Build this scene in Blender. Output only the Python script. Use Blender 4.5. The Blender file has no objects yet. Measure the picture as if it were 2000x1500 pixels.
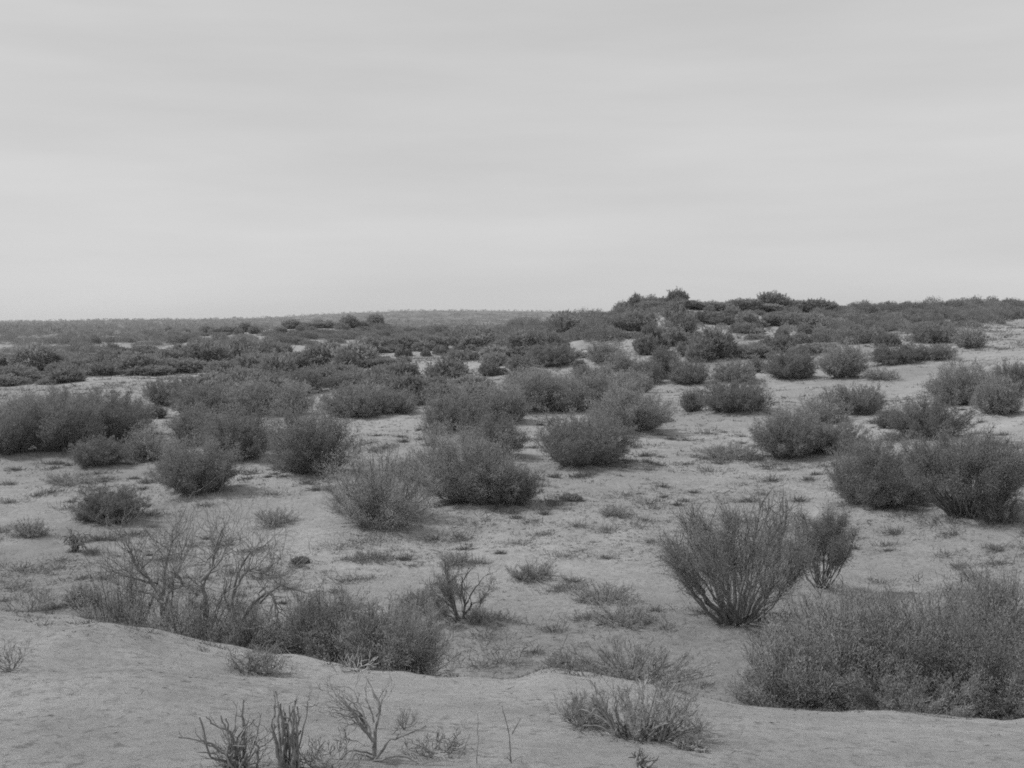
import bpy, math, random
import numpy as np
from mathutils import Vector

# ------------------------------------------------------------------ camera, sky, sun, exposure
S = bpy.context.scene
COL = S.collection
F = 2144.0            # focal length in photo pixels (photo is 2000 wide)
HR = 628.0            # photo row of the level horizon
cam = bpy.data.cameras.new('camera'); camo = bpy.data.objects.new('camera', cam); COL.objects.link(camo)
cam.sensor_width = 36; cam.lens = 36 * F / 2000
cam.shift_y = -(750 - HR) / 2000          # view camera with a fallen front, standards level
cam.clip_start = 0.1; cam.clip_end = 20000
camo.location = (0, 0, 0); camo.rotation_euler = (math.radians(90), 0, 0)
S.camera = camo

SUN_EL, SUN_AZ = 50, -86                  # azimuth from +Y, negative = to the left
w = bpy.data.worlds.new("World"); S.world = w; w.use_nodes = True
nt = w.node_tree; nt.nodes.clear()
def N(t, kind, **kw):
    n = t.nodes.new(kind)
    for k, v in kw.items(): setattr(n, k, v)
    return n
sky = N(nt, 'ShaderNodeTexSky', sky_type='NISHITA', sun_disc=False)
sky.sun_elevation = math.radians(SUN_EL); sky.sun_rotation = math.radians(SUN_AZ)
sky.air_density = 1.0; sky.dust_density = 1.2; sky.ozone_density = 1.0
sep = N(nt, 'ShaderNodeSeparateColor'); nt.links.new(sky.outputs[0], sep.inputs[0])
# plate emulsion sees mostly blue and green: grey value of the sky from those channels
mb = N(nt, 'ShaderNodeMath', operation='MULTIPLY'); mb.inputs[1].default_value = 0.12
mg = N(nt, 'ShaderNodeMath', operation='MULTIPLY'); mg.inputs[1].default_value = 0.70
ad = N(nt, 'ShaderNodeMath', operation='ADD')
nt.links.new(sep.outputs['Blue'], mb.inputs[0]); nt.links.new(sep.outputs['Green'], mg.inputs[0])
nt.links.new(mb.outputs[0], ad.inputs[0]); nt.links.new(mg.outputs[0], ad.inputs[1])
# thin streaky high cloud
tc = N(nt, 'ShaderNodeTexCoord'); mp = N(nt, 'ShaderNodeMapping'); mp.inputs['Scale'].default_value = (1.2, 1.2, 9)
mp.inputs['Rotation'].default_value = (0.0, math.radians(7), 0)
nz = N(nt, 'ShaderNodeTexNoise'); nz.inputs['Scale'].default_value = 2.2; nz.inputs['Detail'].default_value = 5; nz.inputs['Roughness'].default_value = .5
nt.links.new(tc.outputs['Generated'], mp.inputs[0]); nt.links.new(mp.outputs[0], nz.inputs['Vector'])
mr = N(nt, 'ShaderNodeMapRange'); mr.inputs['From Min'].default_value = .3; mr.inputs['From Max'].default_value = .7
mr.inputs['To Min'].default_value = .93; mr.inputs['To Max'].default_value = 1.05
nt.links.new(nz.outputs[0], mr.inputs[0])
mu = N(nt, 'ShaderNodeMath', operation='MULTIPLY'); pw = N(nt, 'ShaderNodeMath', operation='POWER'); pw.inputs[1].default_value = .20
pm = N(nt, 'ShaderNodeMath', operation='MULTIPLY'); pm.inputs[1].default_value = 2.26
nt.links.new(ad.outputs[0], pw.inputs[0]); nt.links.new(pw.outputs[0], pm.inputs[0]); nt.links.new(pm.outputs[0], mu.inputs[0]); nt.links.new(mr.outputs[0], mu.inputs[1])
bg = N(nt, 'ShaderNodeBackground'); bg.inputs['Strength'].default_value = 0.13
nt.links.new(mu.outputs[0], bg.inputs[0])
wo = N(nt, 'ShaderNodeOutputWorld'); nt.links.new(bg.outputs[0], wo.inputs[0])

sl = bpy.data.lights.new('sun', 'SUN'); sl.energy = 1.5; sl.angle = math.radians(4.0); sl.color = (1, 1, 1)
so = bpy.data.objects.new('sun', sl); COL.objects.link(so)
el, az = math.radians(SUN_EL), math.radians(SUN_AZ)
sd = Vector((math.sin(az) * math.cos(el), math.cos(az) * math.cos(el), math.sin(el)))
so.rotation_euler = sd.to_track_quat('Z', 'Y').to_euler()

S.view_settings.view_transform = 'Standard'; S.view_settings.look = 'None'
S.view_settings.exposure = 0.74; S.view_settings.gamma = 1.0
S.view_settings.use_curve_mapping = False
S.cycles.filter_width = 1.8; S.cycles.use_denoising = False; S.cycles.use_adaptive_sampling = False
S.cycles.max_bounces = 6; S.cycles.diffuse_bounces = 3; S.cycles.transmission_bounces = 4
S.cycles.volume_bounces = 1; S.cycles.sample_clamp_indirect = 1.5; S.cycles.sample_clamp_direct = 4.0

# ------------------------------------------------------------------ noise
def hash2(ix, iy, seed):
    h = (ix.astype(np.int64) * 374761393 + iy.astype(np.int64) * 668265263 + seed * 1442695041) & 0xFFFFFFFF
    h = ((h ^ (h >> 13)) * 1274126177) & 0xFFFFFFFF
    h = h ^ (h >> 16)
    return (h & 0xFFFF) / 65535.0
def vnoise(x, y, seed=0):
    x = np.asarray(x, float); y = np.asarray(y, float)
    ix, iy = np.floor(x), np.floor(y); fx, fy = x - ix, y - iy
    fx = fx * fx * fx * (fx * (fx * 6 - 15) + 10); fy = fy * fy * fy * (fy * (fy * 6 - 15) + 10)
    a = hash2(ix, iy, seed); b = hash2(ix + 1, iy, seed); c = hash2(ix, iy + 1, seed); d = hash2(ix + 1, iy + 1, seed)
    return (a + (b - a) * fx) * (1 - fy) + (c + (d - c) * fx) * fy - .5

# ------------------------------------------------------------------ terrain
D = [0, 4, 8, 11, 14, 17.5, 24, 32, 45, 65, 90, 120, 150, 180, 220, 300, 450, 700, 1200, 2500, 4500]
cr = lambda row: -(row - HR) / F * 14
TAB = {
 -700: [-1.6, -2.2, -2.9, -3.1, -3.3, -5.2, -6.3, -6.5, -6.4, -6.4, -6.3, -6.3, -6.2, -5.9, -5.6, -5.2, -5, -5, -4, -2, -10],
 0:    [-1.6, -2.3, -3.2, -3.45, cr(1190), -5.5, -6.3, -6.5, -6.5, -6.5, -6.4, -6.4, -6.2, -5.7, -5.3, -5.0, -5, -5, -4, -1.2, -10],
 250:  [-1.6, -2.3, -3.2, -3.5, cr(1220), -5.7, -6.3, -6.4, -6.4, -6.3, -6.2, -6.0, -5.9, -5.5, -4.4, -4.6, -5.5, -5, -3.6, 2.5, -8],
 500:  [-1.6, -2.3, -3.2, -3.65, cr(1270), -5.9, -6.2, -6.3, -6.2, -6.1, -5.9, -5.6, -5.2, -4.3, -2.1, -4.5, -6, -5.5, -3, 6, -8],
 640:  [-1.6, -2.3, -3.2, -3.7, cr(1291), -6.0, -6.2, -6.2, -6.2, -6.1, -5.8, -5.4, -4.8, -3.6, -0.8, -4.5, -6, -5, -2, 14, -5],
 850:  [-1.6, -2.3, -3.25, -3.8, cr(1316), -6.1, -6.1, -6.2, -6.0, -5.9, -5.6, -5.1, -4.4, -3.5, -2.2, -3.8, -6, -5, -2, 22, -5],
 1000: [-1.6, -2.3, -3.25, -3.8, cr(1326), -6.1, -6.1, -6.1, -5.9, -5.7, -5.4, -4.9, -4.1, -3.2, -2.0, -3.0, -5, -4, -2, 21, -5],
 1070: [-1.6, -2.3, -3.25, -3.8, cr(1308), -6.0, -6.1, -6.1, -5.9, -5.7, -5.3, -4.7, -3.8, -2.7, -1.5, -3.0, -5, -4, -2, 20, -5],
 1200: [-1.6, -2.3, -3.25, -3.8, cr(1322), -6.0, -6.1, -6.1, -5.8, -5.5, -4.9, -3.9, -2.1, 0.3, 1.5, -3, -5, -5, -3, 16, -5],
 1400: [-1.6, -2.3, -3.25, -3.9, cr(1362), -6.0, -6.1, -6.1, -5.8, -5.3, -4.6, -3.2, -0.8, 1.9, 3.0, -2, -6, -6, -4, 8, -5],
 1700: [-1.6, -2.3, -3.25, -4.0, cr(1398), -6.0, -6.1, -6.0, -5.5, -4.9, -4.0, -2.6, -0.9, .8, 2.3, 0, -6, -6, -4, 0, -8],
 2000: [-1.6, -2.3, -3.25, -4.0, cr(1410), -5.9, -6.0, -5.7, -5.0, -4.0, -2.6, -1.1, .3, 1.7, 3.0, 1, -6, -6, -4, 0, -10],
 2700: [-1.6, -2.3, -3.2, -4.0, -5.0, -5.7, -5.8, -5.3, -4.2, -2.6, -1, .5, 2, 3.5, 5, 3, -4, -6, -4, 0, -10],
}
def pchip(x, y, q):
    x = np.array(x, float); y = np.array(y, float)
    h = np.diff(x); d = np.diff(y) / h
    m = np.zeros_like(y); m[0] = d[0]; m[-1] = d[-1]
    for i in range(1, len(x) - 1):
        if d[i-1] * d[i] > 0:
            w1 = 2 * h[i] + h[i-1]; w2 = h[i] + 2 * h[i-1]
            m[i] = (w1 + w2) / (w1 / d[i-1] + w2 / d[i])
    i = np.clip(np.searchsorted(x, q) - 1, 0, len(x) - 2)
    t = np.clip((q - x[i]) / h[i], 0, 1)
    return ((1 + 2*t) * (1-t)**2 * y[i] + t * (1-t)**2 * h[i] * m[i] + t*t*(3 - 2*t) * y[i+1] + t*t*(t-1) * h[i] * m[i+1])
UC = (np.array(sorted(TAB)) - 1000) / F
LQ = np.linspace(math.log(1), math.log(1 + 4500), 900)
LD = np.log(1 + np.array(D))
rowsT = np.array([pchip(LD, TAB[k], LQ) for k in sorted(TAB)])
UQ = np.linspace(UC[0], UC[-1], 361)
TT = np.array([pchip(UC, rowsT[:, j], UQ) for j in range(len(LQ))]).T     # [u, logd]
def base_z(x, y):
    x = np.asarray(x, float); y = np.asarray(y, float)
    r = np.hypot(x, y); yy = np.maximum(y, 0.35 * r) + 1e-6
    u = np.clip(x / yy, UQ[0], UQ[-1] - 1e-6)
    dd = np.where(y > .35 * r, yy, r)
    fu = (u - UQ[0]) / (UQ[1] - UQ[0]); fl = np.clip(np.log(1 + dd) / (LQ[1] - LQ[0]), 0, len(LQ) - 1.001)
    iu = fu.astype(int); il = fl.astype(int); a = fu - iu; b = fl - il
    iu1 = np.minimum(iu + 1, len(UQ) - 1)
    return (TT[iu, il] * (1-a) + TT[iu1, il] * a) * (1-b) + (TT[iu, il+1] * (1-a) + TT[iu1, il+1] * a) * b
def gz(x, y):
    x = np.asarray(x, float); y = np.asarray(y, float)
    r = np.hypot(x, y)
    k = np.clip((r - 16) / 12, 0, 1)
    z = base_z(x, y)
    z = z + k * (.38 * vnoise(x / 9, y / 9, 1) + .20 * vnoise(x / 3.1, y / 3.1, 2) + .10 * vnoise(x / 1.3, y / 1.3, 3))
    z = z + .10 * vnoise(x / 2.6, y / 2.6, 4) * np.clip(r / 8, 0, 1) + .025 * vnoise(x / .6, y / .6, 5) + .012 * vnoise(x / .23, y / .23, 6)
    far = np.clip((r - 70) / 80, 0, 1)
    z = z + far * (1.1 * vnoise(x / 31, y / 17, 7) + .9 * vnoise(x / 13, y / 9, 17)) + np.clip((r - 400) / 600, 0, 1) * 5 * vnoise(x / 330, y / 130, 8)
    z = z + np.exp(-((r - 14) / 1.6) ** 2) * (.12 * vnoise(x / 1.3, y / 1.3, 23) + .09 * vnoise(x / .45, y / .45, 24))
    return z
def hit(col, row):
    """forward distance at which the ray through a photo pixel first meets the ground"""
    u = (col - 1000) / F; s = -(row - HR) / F
    Y = np.exp(np.linspace(math.log(6), math.log(2400), 6000))
    g = gz(u * Y, Y) - s * Y
    i = np.nonzero(g > 0)[0]
    return float(Y[i[0]]) if len(i) else None

def mesh_obj(name, V, faces, mat, parent=None, loc=(0, 0, 0), attr=None, smooth=False):
    """faces: list of (n,k) index arrays"""
    me = bpy.data.meshes.new(name)
    V = np.ascontiguousarray(V, np.float32)
    me.vertices.add(len(V)); me.vertices.foreach_set('co', V.ravel())
    fl = [f for f in faces if len(f)]
    loops = np.concatenate([f.ravel() for f in fl]).astype(np.int32)
    tot = np.concatenate([np.full(len(f), f.shape[1]) for f in fl]).astype(np.int32)
    st = np.concatenate([[0], np.cumsum(tot)[:-1]]).astype(np.int32)
    me.loops.add(len(loops)); me.loops.foreach_set('vertex_index', loops)
    me.polygons.add(len(tot)); me.polygons.foreach_set('loop_start', st)
    if smooth: me.polygons.foreach_set('use_smooth', np.ones(len(tot), bool))
    me.update(calc_edges=True)
    if attr is not None:
        a = me.attributes.new('shade', 'FLOAT', 'POINT'); a.data.foreach_set('value', np.ascontiguousarray(attr, np.float32))
    me.materials.append(mat)
    o = bpy.data.objects.new(name, me); COL.objects.link(o)
    if parent is not None: o.parent = parent
    o.location = loc
    return o
def tag(o, label=None, cat=None, group=None, kind=None):
    if label: o['label'] = label
    if cat: o['category'] = cat
    if group: o['group'] = group
    if kind: o['kind'] = kind

# ------------------------------------------------------------------ materials (monochrome, as the plate)
def grey(v): return (v, v, v, 1)
def mat_leaf(name, v, var=.22, trans=.25):
    m = bpy.data.materials.new(name); m.use_nodes = True; t = m.node_tree; t.nodes.clear()
    at = N(t, 'ShaderNodeAttribute', attribute_name='shade')
    oi = N(t, 'ShaderNodeObjectInfo')
    tcn = N(t, 'ShaderNodeTexCoord'); nz = N(t, 'ShaderNodeTexNoise'); nz.inputs['Scale'].default_value = 1.6; nz.inputs['Detail'].default_value = 2
    t.links.new(tcn.outputs['Object'], nz.inputs['Vector'])
    a = N(t, 'ShaderNodeMapRange'); a.inputs['To Min'].default_value = 1 - var; a.inputs['To Max'].default_value = 1 + var
    t.links.new(at.outputs['Fac'], a.inputs[0])
    b = N(t, 'ShaderNodeMapRange'); b.inputs['From Min'].default_value = .3; b.inputs['From Max'].default_value = .7
    b.inputs['To Min'].default_value = .82; b.inputs['To Max'].default_value = 1.2; t.links.new(nz.outputs[0], b.inputs[0])
    c = N(t, 'ShaderNodeMapRange'); c.inputs['To Min'].default_value = .88; c.inputs['To Max'].default_value = 1.14
    t.links.new(oi.outputs['Random'], c.inputs[0])
    m1 = N(t, 'ShaderNodeMath', operation='MULTIPLY'); m2 = N(t, 'ShaderNodeMath', operation='MULTIPLY'); m3 = N(t, 'ShaderNodeMath', operation='MULTIPLY')
    t.links.new(a.outputs[0], m1.inputs[0]); t.links.new(b.outputs[0], m1.inputs[1])
    t.links.new(m1.outputs[0], m2.inputs[0]); t.links.new(c.outputs[0], m2.inputs[1])
    t.links.new(m2.outputs[0], m3.inputs[0]); m3.inputs[1].default_value = v
    cc = N(t, 'ShaderNodeCombineColor')
    for i in range(3): t.links.new(m3.outputs[0], cc.inputs[i])
    d = N(t, 'ShaderNodeBsdfDiffuse'); tr = N(t, 'ShaderNodeBsdfTranslucent'); mx = N(t, 'ShaderNodeMixShader'); mx.inputs[0].default_value = trans
    t.links.new(cc.outputs[0], d.inputs[0]); t.links.new(cc.outputs[0], tr.inputs[0])
    t.links.new(d.outputs[0], mx.inputs[1]); t.links.new(tr.outputs[0], mx.inputs[2])
    o = N(t, 'ShaderNodeOutputMaterial'); t.links.new(mx.outputs[0], o.inputs[0])
    return m
def mat_bark(name, v):
    m = bpy.data.materials.new(name); m.use_nodes = True; t = m.node_tree; p = t.nodes['Principled BSDF']
    tcn = N(t, 'ShaderNodeTexCoord'); nz = N(t, 'ShaderNodeTexNoise'); nz.inputs['Scale'].default_value = 18; nz.inputs['Detail'].default_value = 4
    t.links.new(tcn.outputs['Object'], nz.inputs['Vector'])
    r = N(t, 'ShaderNodeValToRGB'); r.color_ramp.elements[0].position = .3; r.color_ramp.elements[0].color = grey(v * .65)
    r.color_ramp.elements[1].position = .7; r.color_ramp.elements[1].color = grey(v * 1.35)
    t.links.new(nz.outputs[0], r.inputs[0]); t.links.new(r.outputs[0], p.inputs['Base Color'])
    p.inputs['Roughness'].default_value = .95; p.inputs['Specular IOR Level'].default_value = .1
    bp = N(t, 'ShaderNodeBump'); bp.inputs['Strength'].default_value = .4; bp.inputs['Distance'].default_value = .01
    t.links.new(nz.outputs[0], bp.inputs['Height']); t.links.new(bp.outputs[0], p.inputs['Normal'])
    return m
def mat_sand():
    m = bpy.data.materials.new('sand'); m.use_nodes = True; t = m.node_tree; p = t.nodes['Principled BSDF']
    p.inputs['Roughness'].default_value = 1; p.inputs['Specular IOR Level'].default_value = .05
    g = N(t, 'ShaderNodeTexCoord')
    def noise(scale, detail=4, rough=.6, src=None):
        n = N(t, 'ShaderNodeTexNoise'); n.inputs['Scale'].default_value = scale; n.inputs['Detail'].default_value = detail
        n.inputs['Roughness'].default_value = rough; t.links.new(src or g.outputs['Object'], n.inputs['Vector']); return n
    def mr(n, a, b, c, d):
        r = N(t, 'ShaderNodeMapRange'); r.inputs['From Min'].default_value = a; r.inputs['From Max'].default_value = b
        r.inputs['To Min'].default_value = c; r.inputs['To Max'].default_value = d; t.links.new(n.outputs[0], r.inputs[0]); return r
    def mul(a, b):
        q = N(t, 'ShaderNodeMath', operation='MULTIPLY'); t.links.new(a.outputs[0], q.inputs[0])
        if isinstance(b, float): q.inputs[1].default_value = b
        else: t.links.new(b.outputs[0], q.inputs[1])
        return q
    big = mr(noise(.06, 3), .35, .65, .82, 1.15)
    mid = mr(noise(1.1, 7, .72), .3, .7, .78, 1.18)
    grain = mr(noise(38, 10, 1.0), .34, .66, .58, 1.40)
    litter = mr(noise(7.5, 7, .82), .50, .62, 1.0, .52)       # leaf litter and twigs lying on the sand
    patch = mr(noise(.55, 6, .72), .38, .55, 0.2, 1.0)
    # litter only where the patch noise is high
    mix = N(t, 'ShaderNodeMix'); mix.data_type = 'FLOAT'; mix.inputs[2].default_value = 1.0
    t.links.new(patch.outputs[0], mix.inputs[0]); t.links.new(litter.outputs[0], mix.inputs[3])
    x = mul(mul(mul(big, mid), grain), mix)
    # far plain: scrub cover seen from a kilometre off darkens the ground itself in mottles
    ln = N(t, 'ShaderNodeVectorMath', operation='LENGTH'); t.links.new(g.outputs['Object'], ln.inputs[0])
    fr = N(t, 'ShaderNodeMapRange'); fr.inputs['From Min'].default_value = 330; fr.inputs['From Max'].default_value = 700
    t.links.new(ln.outputs['Value'], fr.inputs[0])
    fm = mr(noise(.05, 6, .75), .42, .6, .28, .75)
    mixf = N(t, 'ShaderNodeMix'); mixf.data_type = 'FLOAT'; mixf.inputs[2].default_value = 1.0
    t.links.new(fr.outputs[0], mixf.inputs[0]); t.links.new(fm.outputs[0], mixf.inputs[3])
    # sand near the camera is paler, blending with distance into the hollow's tone
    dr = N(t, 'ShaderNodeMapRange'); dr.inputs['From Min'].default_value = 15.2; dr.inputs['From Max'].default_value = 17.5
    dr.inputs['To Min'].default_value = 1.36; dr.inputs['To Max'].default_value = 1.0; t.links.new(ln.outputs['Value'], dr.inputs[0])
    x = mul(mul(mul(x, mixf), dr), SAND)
    cc = N(t, 'ShaderNodeCombineColor')
    for i in range(3): t.links.new(x.outputs[0], cc.inputs[i])
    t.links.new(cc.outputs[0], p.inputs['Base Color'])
    b1 = N(t, 'ShaderNodeBump'); b1.inputs['Strength'].default_value = .8; b1.inputs['Distance'].default_value = .08
    nb = noise(6, 8, .72); t.links.new(nb.outputs[0], b1.inputs['Height'])
    b2 = N(t, 'ShaderNodeBump'); b2.inputs['Strength'].default_value = .9; b2.inputs['Distance'].default_value = .02
    n2 = noise(42, 8, .85); t.links.new(n2.outputs[0], b2.inputs['Height']); t.links.new(b1.outputs[0], b2.inputs['Normal']); t.links.new(b2.outputs[0], p.inputs['Normal'])
    return m
SAND = .365
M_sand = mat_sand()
M_dark = mat_leaf('foliage_dark', .275, trans=.42); M_mid = mat_leaf('foliage_mid', .33, trans=.42); M_pale = mat_leaf('foliage_pale', .385, trans=.42)
M_dry = mat_leaf('dry_grass_blades', .18, .4, .2)
M_bark = mat_bark('bark', .18); M_dead = mat_bark('dead_wood', .26); M_bleach = mat_bark('bleached_wood', .45)

# ------------------------------------------------------------------ plant geometry
def unit(v): return v / (np.linalg.norm(v, axis=-1, keepdims=True) + 1e-9)
def bez(P, t):            # P [n,3,3], t [n,k]
    t = t[..., None]; a, b, c = P[:, None, 0], P[:, None, 1], P[:, None, 2]
    return a * (1-t)**2 + 2 * b * t * (1-t) + c * t * t
def dbez(P, t):
    t = t[..., None]; a, b, c = P[:, None, 0], P[:, None, 1], P[:, None, 2]
    return unit(2 * (1-t) * (b - a) + 2 * t * (c - b))
def tubes(paths, radii, sides=4):
    n, k, _ = paths.shape
    tg = np.gradient(paths, axis=1); tg = unit(tg)
    ref = np.where(np.abs(tg[..., 2:3]) > .9, np.array([1., 0, 0]), np.array([0, 0, 1.]))
    a = unit(np.cross(tg, ref)); b = np.cross(tg, a)
    ang = np.arange(sides) * 2 * math.pi / sides
    V = paths[:, :, None] + radii[:, :, None, None] * (a[:, :, None] * np.cos(ang)[None, None, :, None] + b[:, :, None] * np.sin(ang)[None, None, :, None])
    base = (np.arange(n) * k * sides)[:, None, None] + (np.arange(k - 1) * sides)[None, :, None]
    s = np.arange(sides)[None, None]; s2 = (s + 1) % sides
    Q = np.stack([base + s, base + s2, base + sides + s2, base + sides + s], -1).reshape(-1, 4)
    return V.reshape(-1, 3), Q
def join(parts):
    Vs, Qs, o = [], [], 0
    for v, q in parts: Vs.append(v); Qs.append(q + o); o += len(v)
    return np.vstack(Vs), np.vstack(Qs)
def leaves(p, d, L, W, rng):
    n = len(p); r = rng.normal(size=(n, 3)); s = unit(np.cross(d, r)) * (W * rng.uniform(.6, 1.3, (n, 1)))
    l = d * (L * rng.uniform(.6, 1.4, (n, 1)))
    V = np.stack([p, p + l * .5 + s, p + l, p + l * .5 - s], 1).reshape(-1, 3)
    Q = np.arange(4 * n).reshape(-1, 4)
    return V, Q, np.repeat(rng.uniform(0, 1, n), 4)

def shrub_geo(seed, W, H, ns=50, nt=10, nl=40, L=.07, lw=.012, low=.2, spread=1.0, lump=.25, gaps=0., tl=.22,
              leaf0=.35, lean=(0, 0), trunk=.03, upright=.3, flat=.0, base=.05):
    """multi-stemmed desert shrub: stems fan out from one root, fork into twigs, twigs carry narrow leaves"""
    rng = np.random.default_rng(seed)
    az = rng.uniform(0, 2 * math.pi, ns); s = rng.uniform(0, 1, ns) ** .62 * spread
    k1, k2, k3 = rng.uniform(0, 6.28, 3)
    lumps = 1 + lump * (.5 * np.sin(2 * az + k1) + .5 * np.sin(3 * az + k2 + 3 * s) + .5 * np.sin(5 * az + k3 - 4 * s)) * .6 + rng.normal(0, lump * .12, ns)
    rad = W / 2 * np.sin(np.clip(s, 0, 1) * math.pi / 2 * 1.1) ** .85 * lumps
    hgt = H * (1 - (1 - low) * s ** (2.2 + flat)) * np.clip(lumps, .7, 1.12)
    hgt = hgt * .95
    rel = rng.uniform(.5, 1.0, ns) ** .5
    tgt = np.stack([rad * np.cos(az) * rel + lean[0] * hgt, rad * np.sin(az) * rel + lean[1] * hgt, hgt * rel], 1)
    b0 = np.stack([base * W * rng.normal(size=ns), base * W * rng.normal(size=ns), np.full(ns, -.05)], 1)
    ctl = b0 + (tgt - b0) * np.stack([rng.uniform(.35, .7, ns), rng.uniform(.35, .7, ns), rng.uniform(.2, .42, ns)], 1)
    P = np.stack([b0, ctl, tgt], 1)
    tt = np.linspace(0, 1, 8)[None].repeat(ns, 0)
    path = bez(P, tt); path[:, 1:-1] += rng.normal(0, .012 * H, (ns, 6, 3))
    r0 = trunk * min(1, (80 / ns) ** .5) * rng.uniform(.4, 1, (ns, 1)); wood = [tubes(path, r0 * (1 - .85 * tt), 4)]
    # twigs
    t0 = rng.uniform(leaf0, 1.0, (ns, nt)) ; pb = bez(P, t0); db = dbez(P, t0)
    tw = unit(db + rng.normal(0, .55, db.shape) + np.array([0, 0, upright]))
    ln = tl * H * rng.uniform(.5, 1.2, (ns, nt, 1))
    p0 = pb.reshape(-1, 3); p2 = (pb + tw * ln).reshape(-1, 3); p1 = (p0 + p2) / 2 + rng.normal(0, .02 * H, p0.shape)
    TP = np.stack([p0, p1, p2], 1); n = len(TP)
    if gaps:
        keep = rng.uniform(size=n) > gaps; TP = TP[keep]; n = len(TP)
    t3 = np.linspace(0, 1, 4)[None].repeat(n, 0)
    wood.append(tubes(bez(TP, t3), trunk * .17 * (1.1 - t3 * .8), 3))
    # leaves on the twigs
    tl_ = rng.uniform(.08, 1, (n, nl)); pl = bez(TP, tl_); dl = dbez(TP, tl_)
    sc = .026 * H
    pl = pl + rng.normal(0, 1, pl.shape) * sc
    dl = unit(dl + rng.normal(0, .45, dl.shape) + np.array([0, 0, .25]))
    pl = pl.reshape(-1, 3); dl = dl.reshape(-1, 3)
    ok = pl[:, 2] > .01
    LV, LQ_, A = leaves(pl[ok], dl[ok], L, lw, rng)
    wv, wq = join(wood)
    hx = np.percentile(np.abs(LV[:, 0] - lean[0] * H * .4), 97); hy = np.percentile(np.abs(LV[:, 1] - lean[1] * H * .4), 97); hz_ = np.percentile(LV[:, 2], 99.3)
    k = np.array([W / 2 / hx, W / 2 / hy, H / hz_])
    return (wv * k, wq), (LV * k, LQ_, A)

def grow(p, d, r, ln, levels, gn, droop, fork, rng, parts, sides=4, lv0=0):
    for lv in range(lv0, levels):
        n = len(p); K = 6; path = np.zeros((n, K, 3)); path[:, 0] = p; q = d.copy()
        for k in range(1, K):
            q = unit(q + rng.normal(0, gn, q.shape) + np.array([0, 0, .06 - droop * lv * .35]))
            path[:, k] = path[:, k-1] + q * (ln * rng.uniform(.8, 1.2, n) / (K - 1))[:, None]
        path[:, 1:, 2] = np.maximum(path[:, 1:, 2], .01)
        tt = np.linspace(0, 1, K)[None]
        parts.append(tubes(path, r[:, None] * (1 - .42 * tt), sides if lv < 2 else 3))
        m = fork if lv < levels - 1 else 0
        if not m: break
        idx = np.repeat(np.arange(n), m); kk = rng.integers(2, K, len(idx)); kk[::m] = K - 1
        p = path[idx, kk]; q_ = unit(path[idx, kk] - path[idx, kk - 1])
        d = unit(q_ + rng.normal(0, .45, q_.shape) + np.array([0, 0, .12]))
        r = np.maximum(r[idx] * .66, .0018); ln = ln[idx] * rng.uniform(.55, .95, len(idx))
def bare_geo(seed, W, H, ns=8, levels=4, r0=.02, gn=.18, droop=0., spread=.9, fork=3, sides=4, lean=(0, 0)):
    """leafless gnarled shrub by repeated forking"""
    rng = np.random.default_rng(seed); parts = []
    az = rng.uniform(0, 6.28, ns); ph = rng.uniform(.1, 1, ns) ** .7 * spread
    p = np.stack([.03 * W * rng.normal(size=ns), .03 * W * rng.normal(size=ns), np.full(ns, -.05)], 1)
    d = unit(np.stack([np.sin(ph) * np.cos(az) * W / H / 1.1 + lean[0], np.sin(ph) * np.sin(az) * W / H / 1.1 + lean[1], np.cos(ph)], 1))
    grow(p, d, r0 * rng.uniform(.6, 1, ns), np.full(ns, H * .36), levels, gn, droop, fork, rng, parts, sides)
    v, q = join(parts)
    k = np.array([W / np.ptp(np.percentile(v[:, 0], [1, 99])), W / np.ptp(np.percentile(v[:, 1], [1, 99])), H / np.percentile(v[:, 2], 99.5)])
    k[:2] = np.clip(k[:2], .5, 2.2)
    return v * k, q

def empty(name, loc, rz=0, sc=(1, 1, 1)):
    o = bpy.data.objects.new(name, None); COL.objects.link(o); o.location = loc; o.rotation_euler = (0, 0, rz); o.scale = sc
    o.empty_display_size = .3
    return o
def place(col, row, Y=None):
    if Y is None:
        Y = hit(col, row)
        while Y is None: row += 3; Y = hit(col, row)
    x = (col - 1000) / F * Y
    return Vector((x, Y, float(gz(x, Y)))), Y

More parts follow.
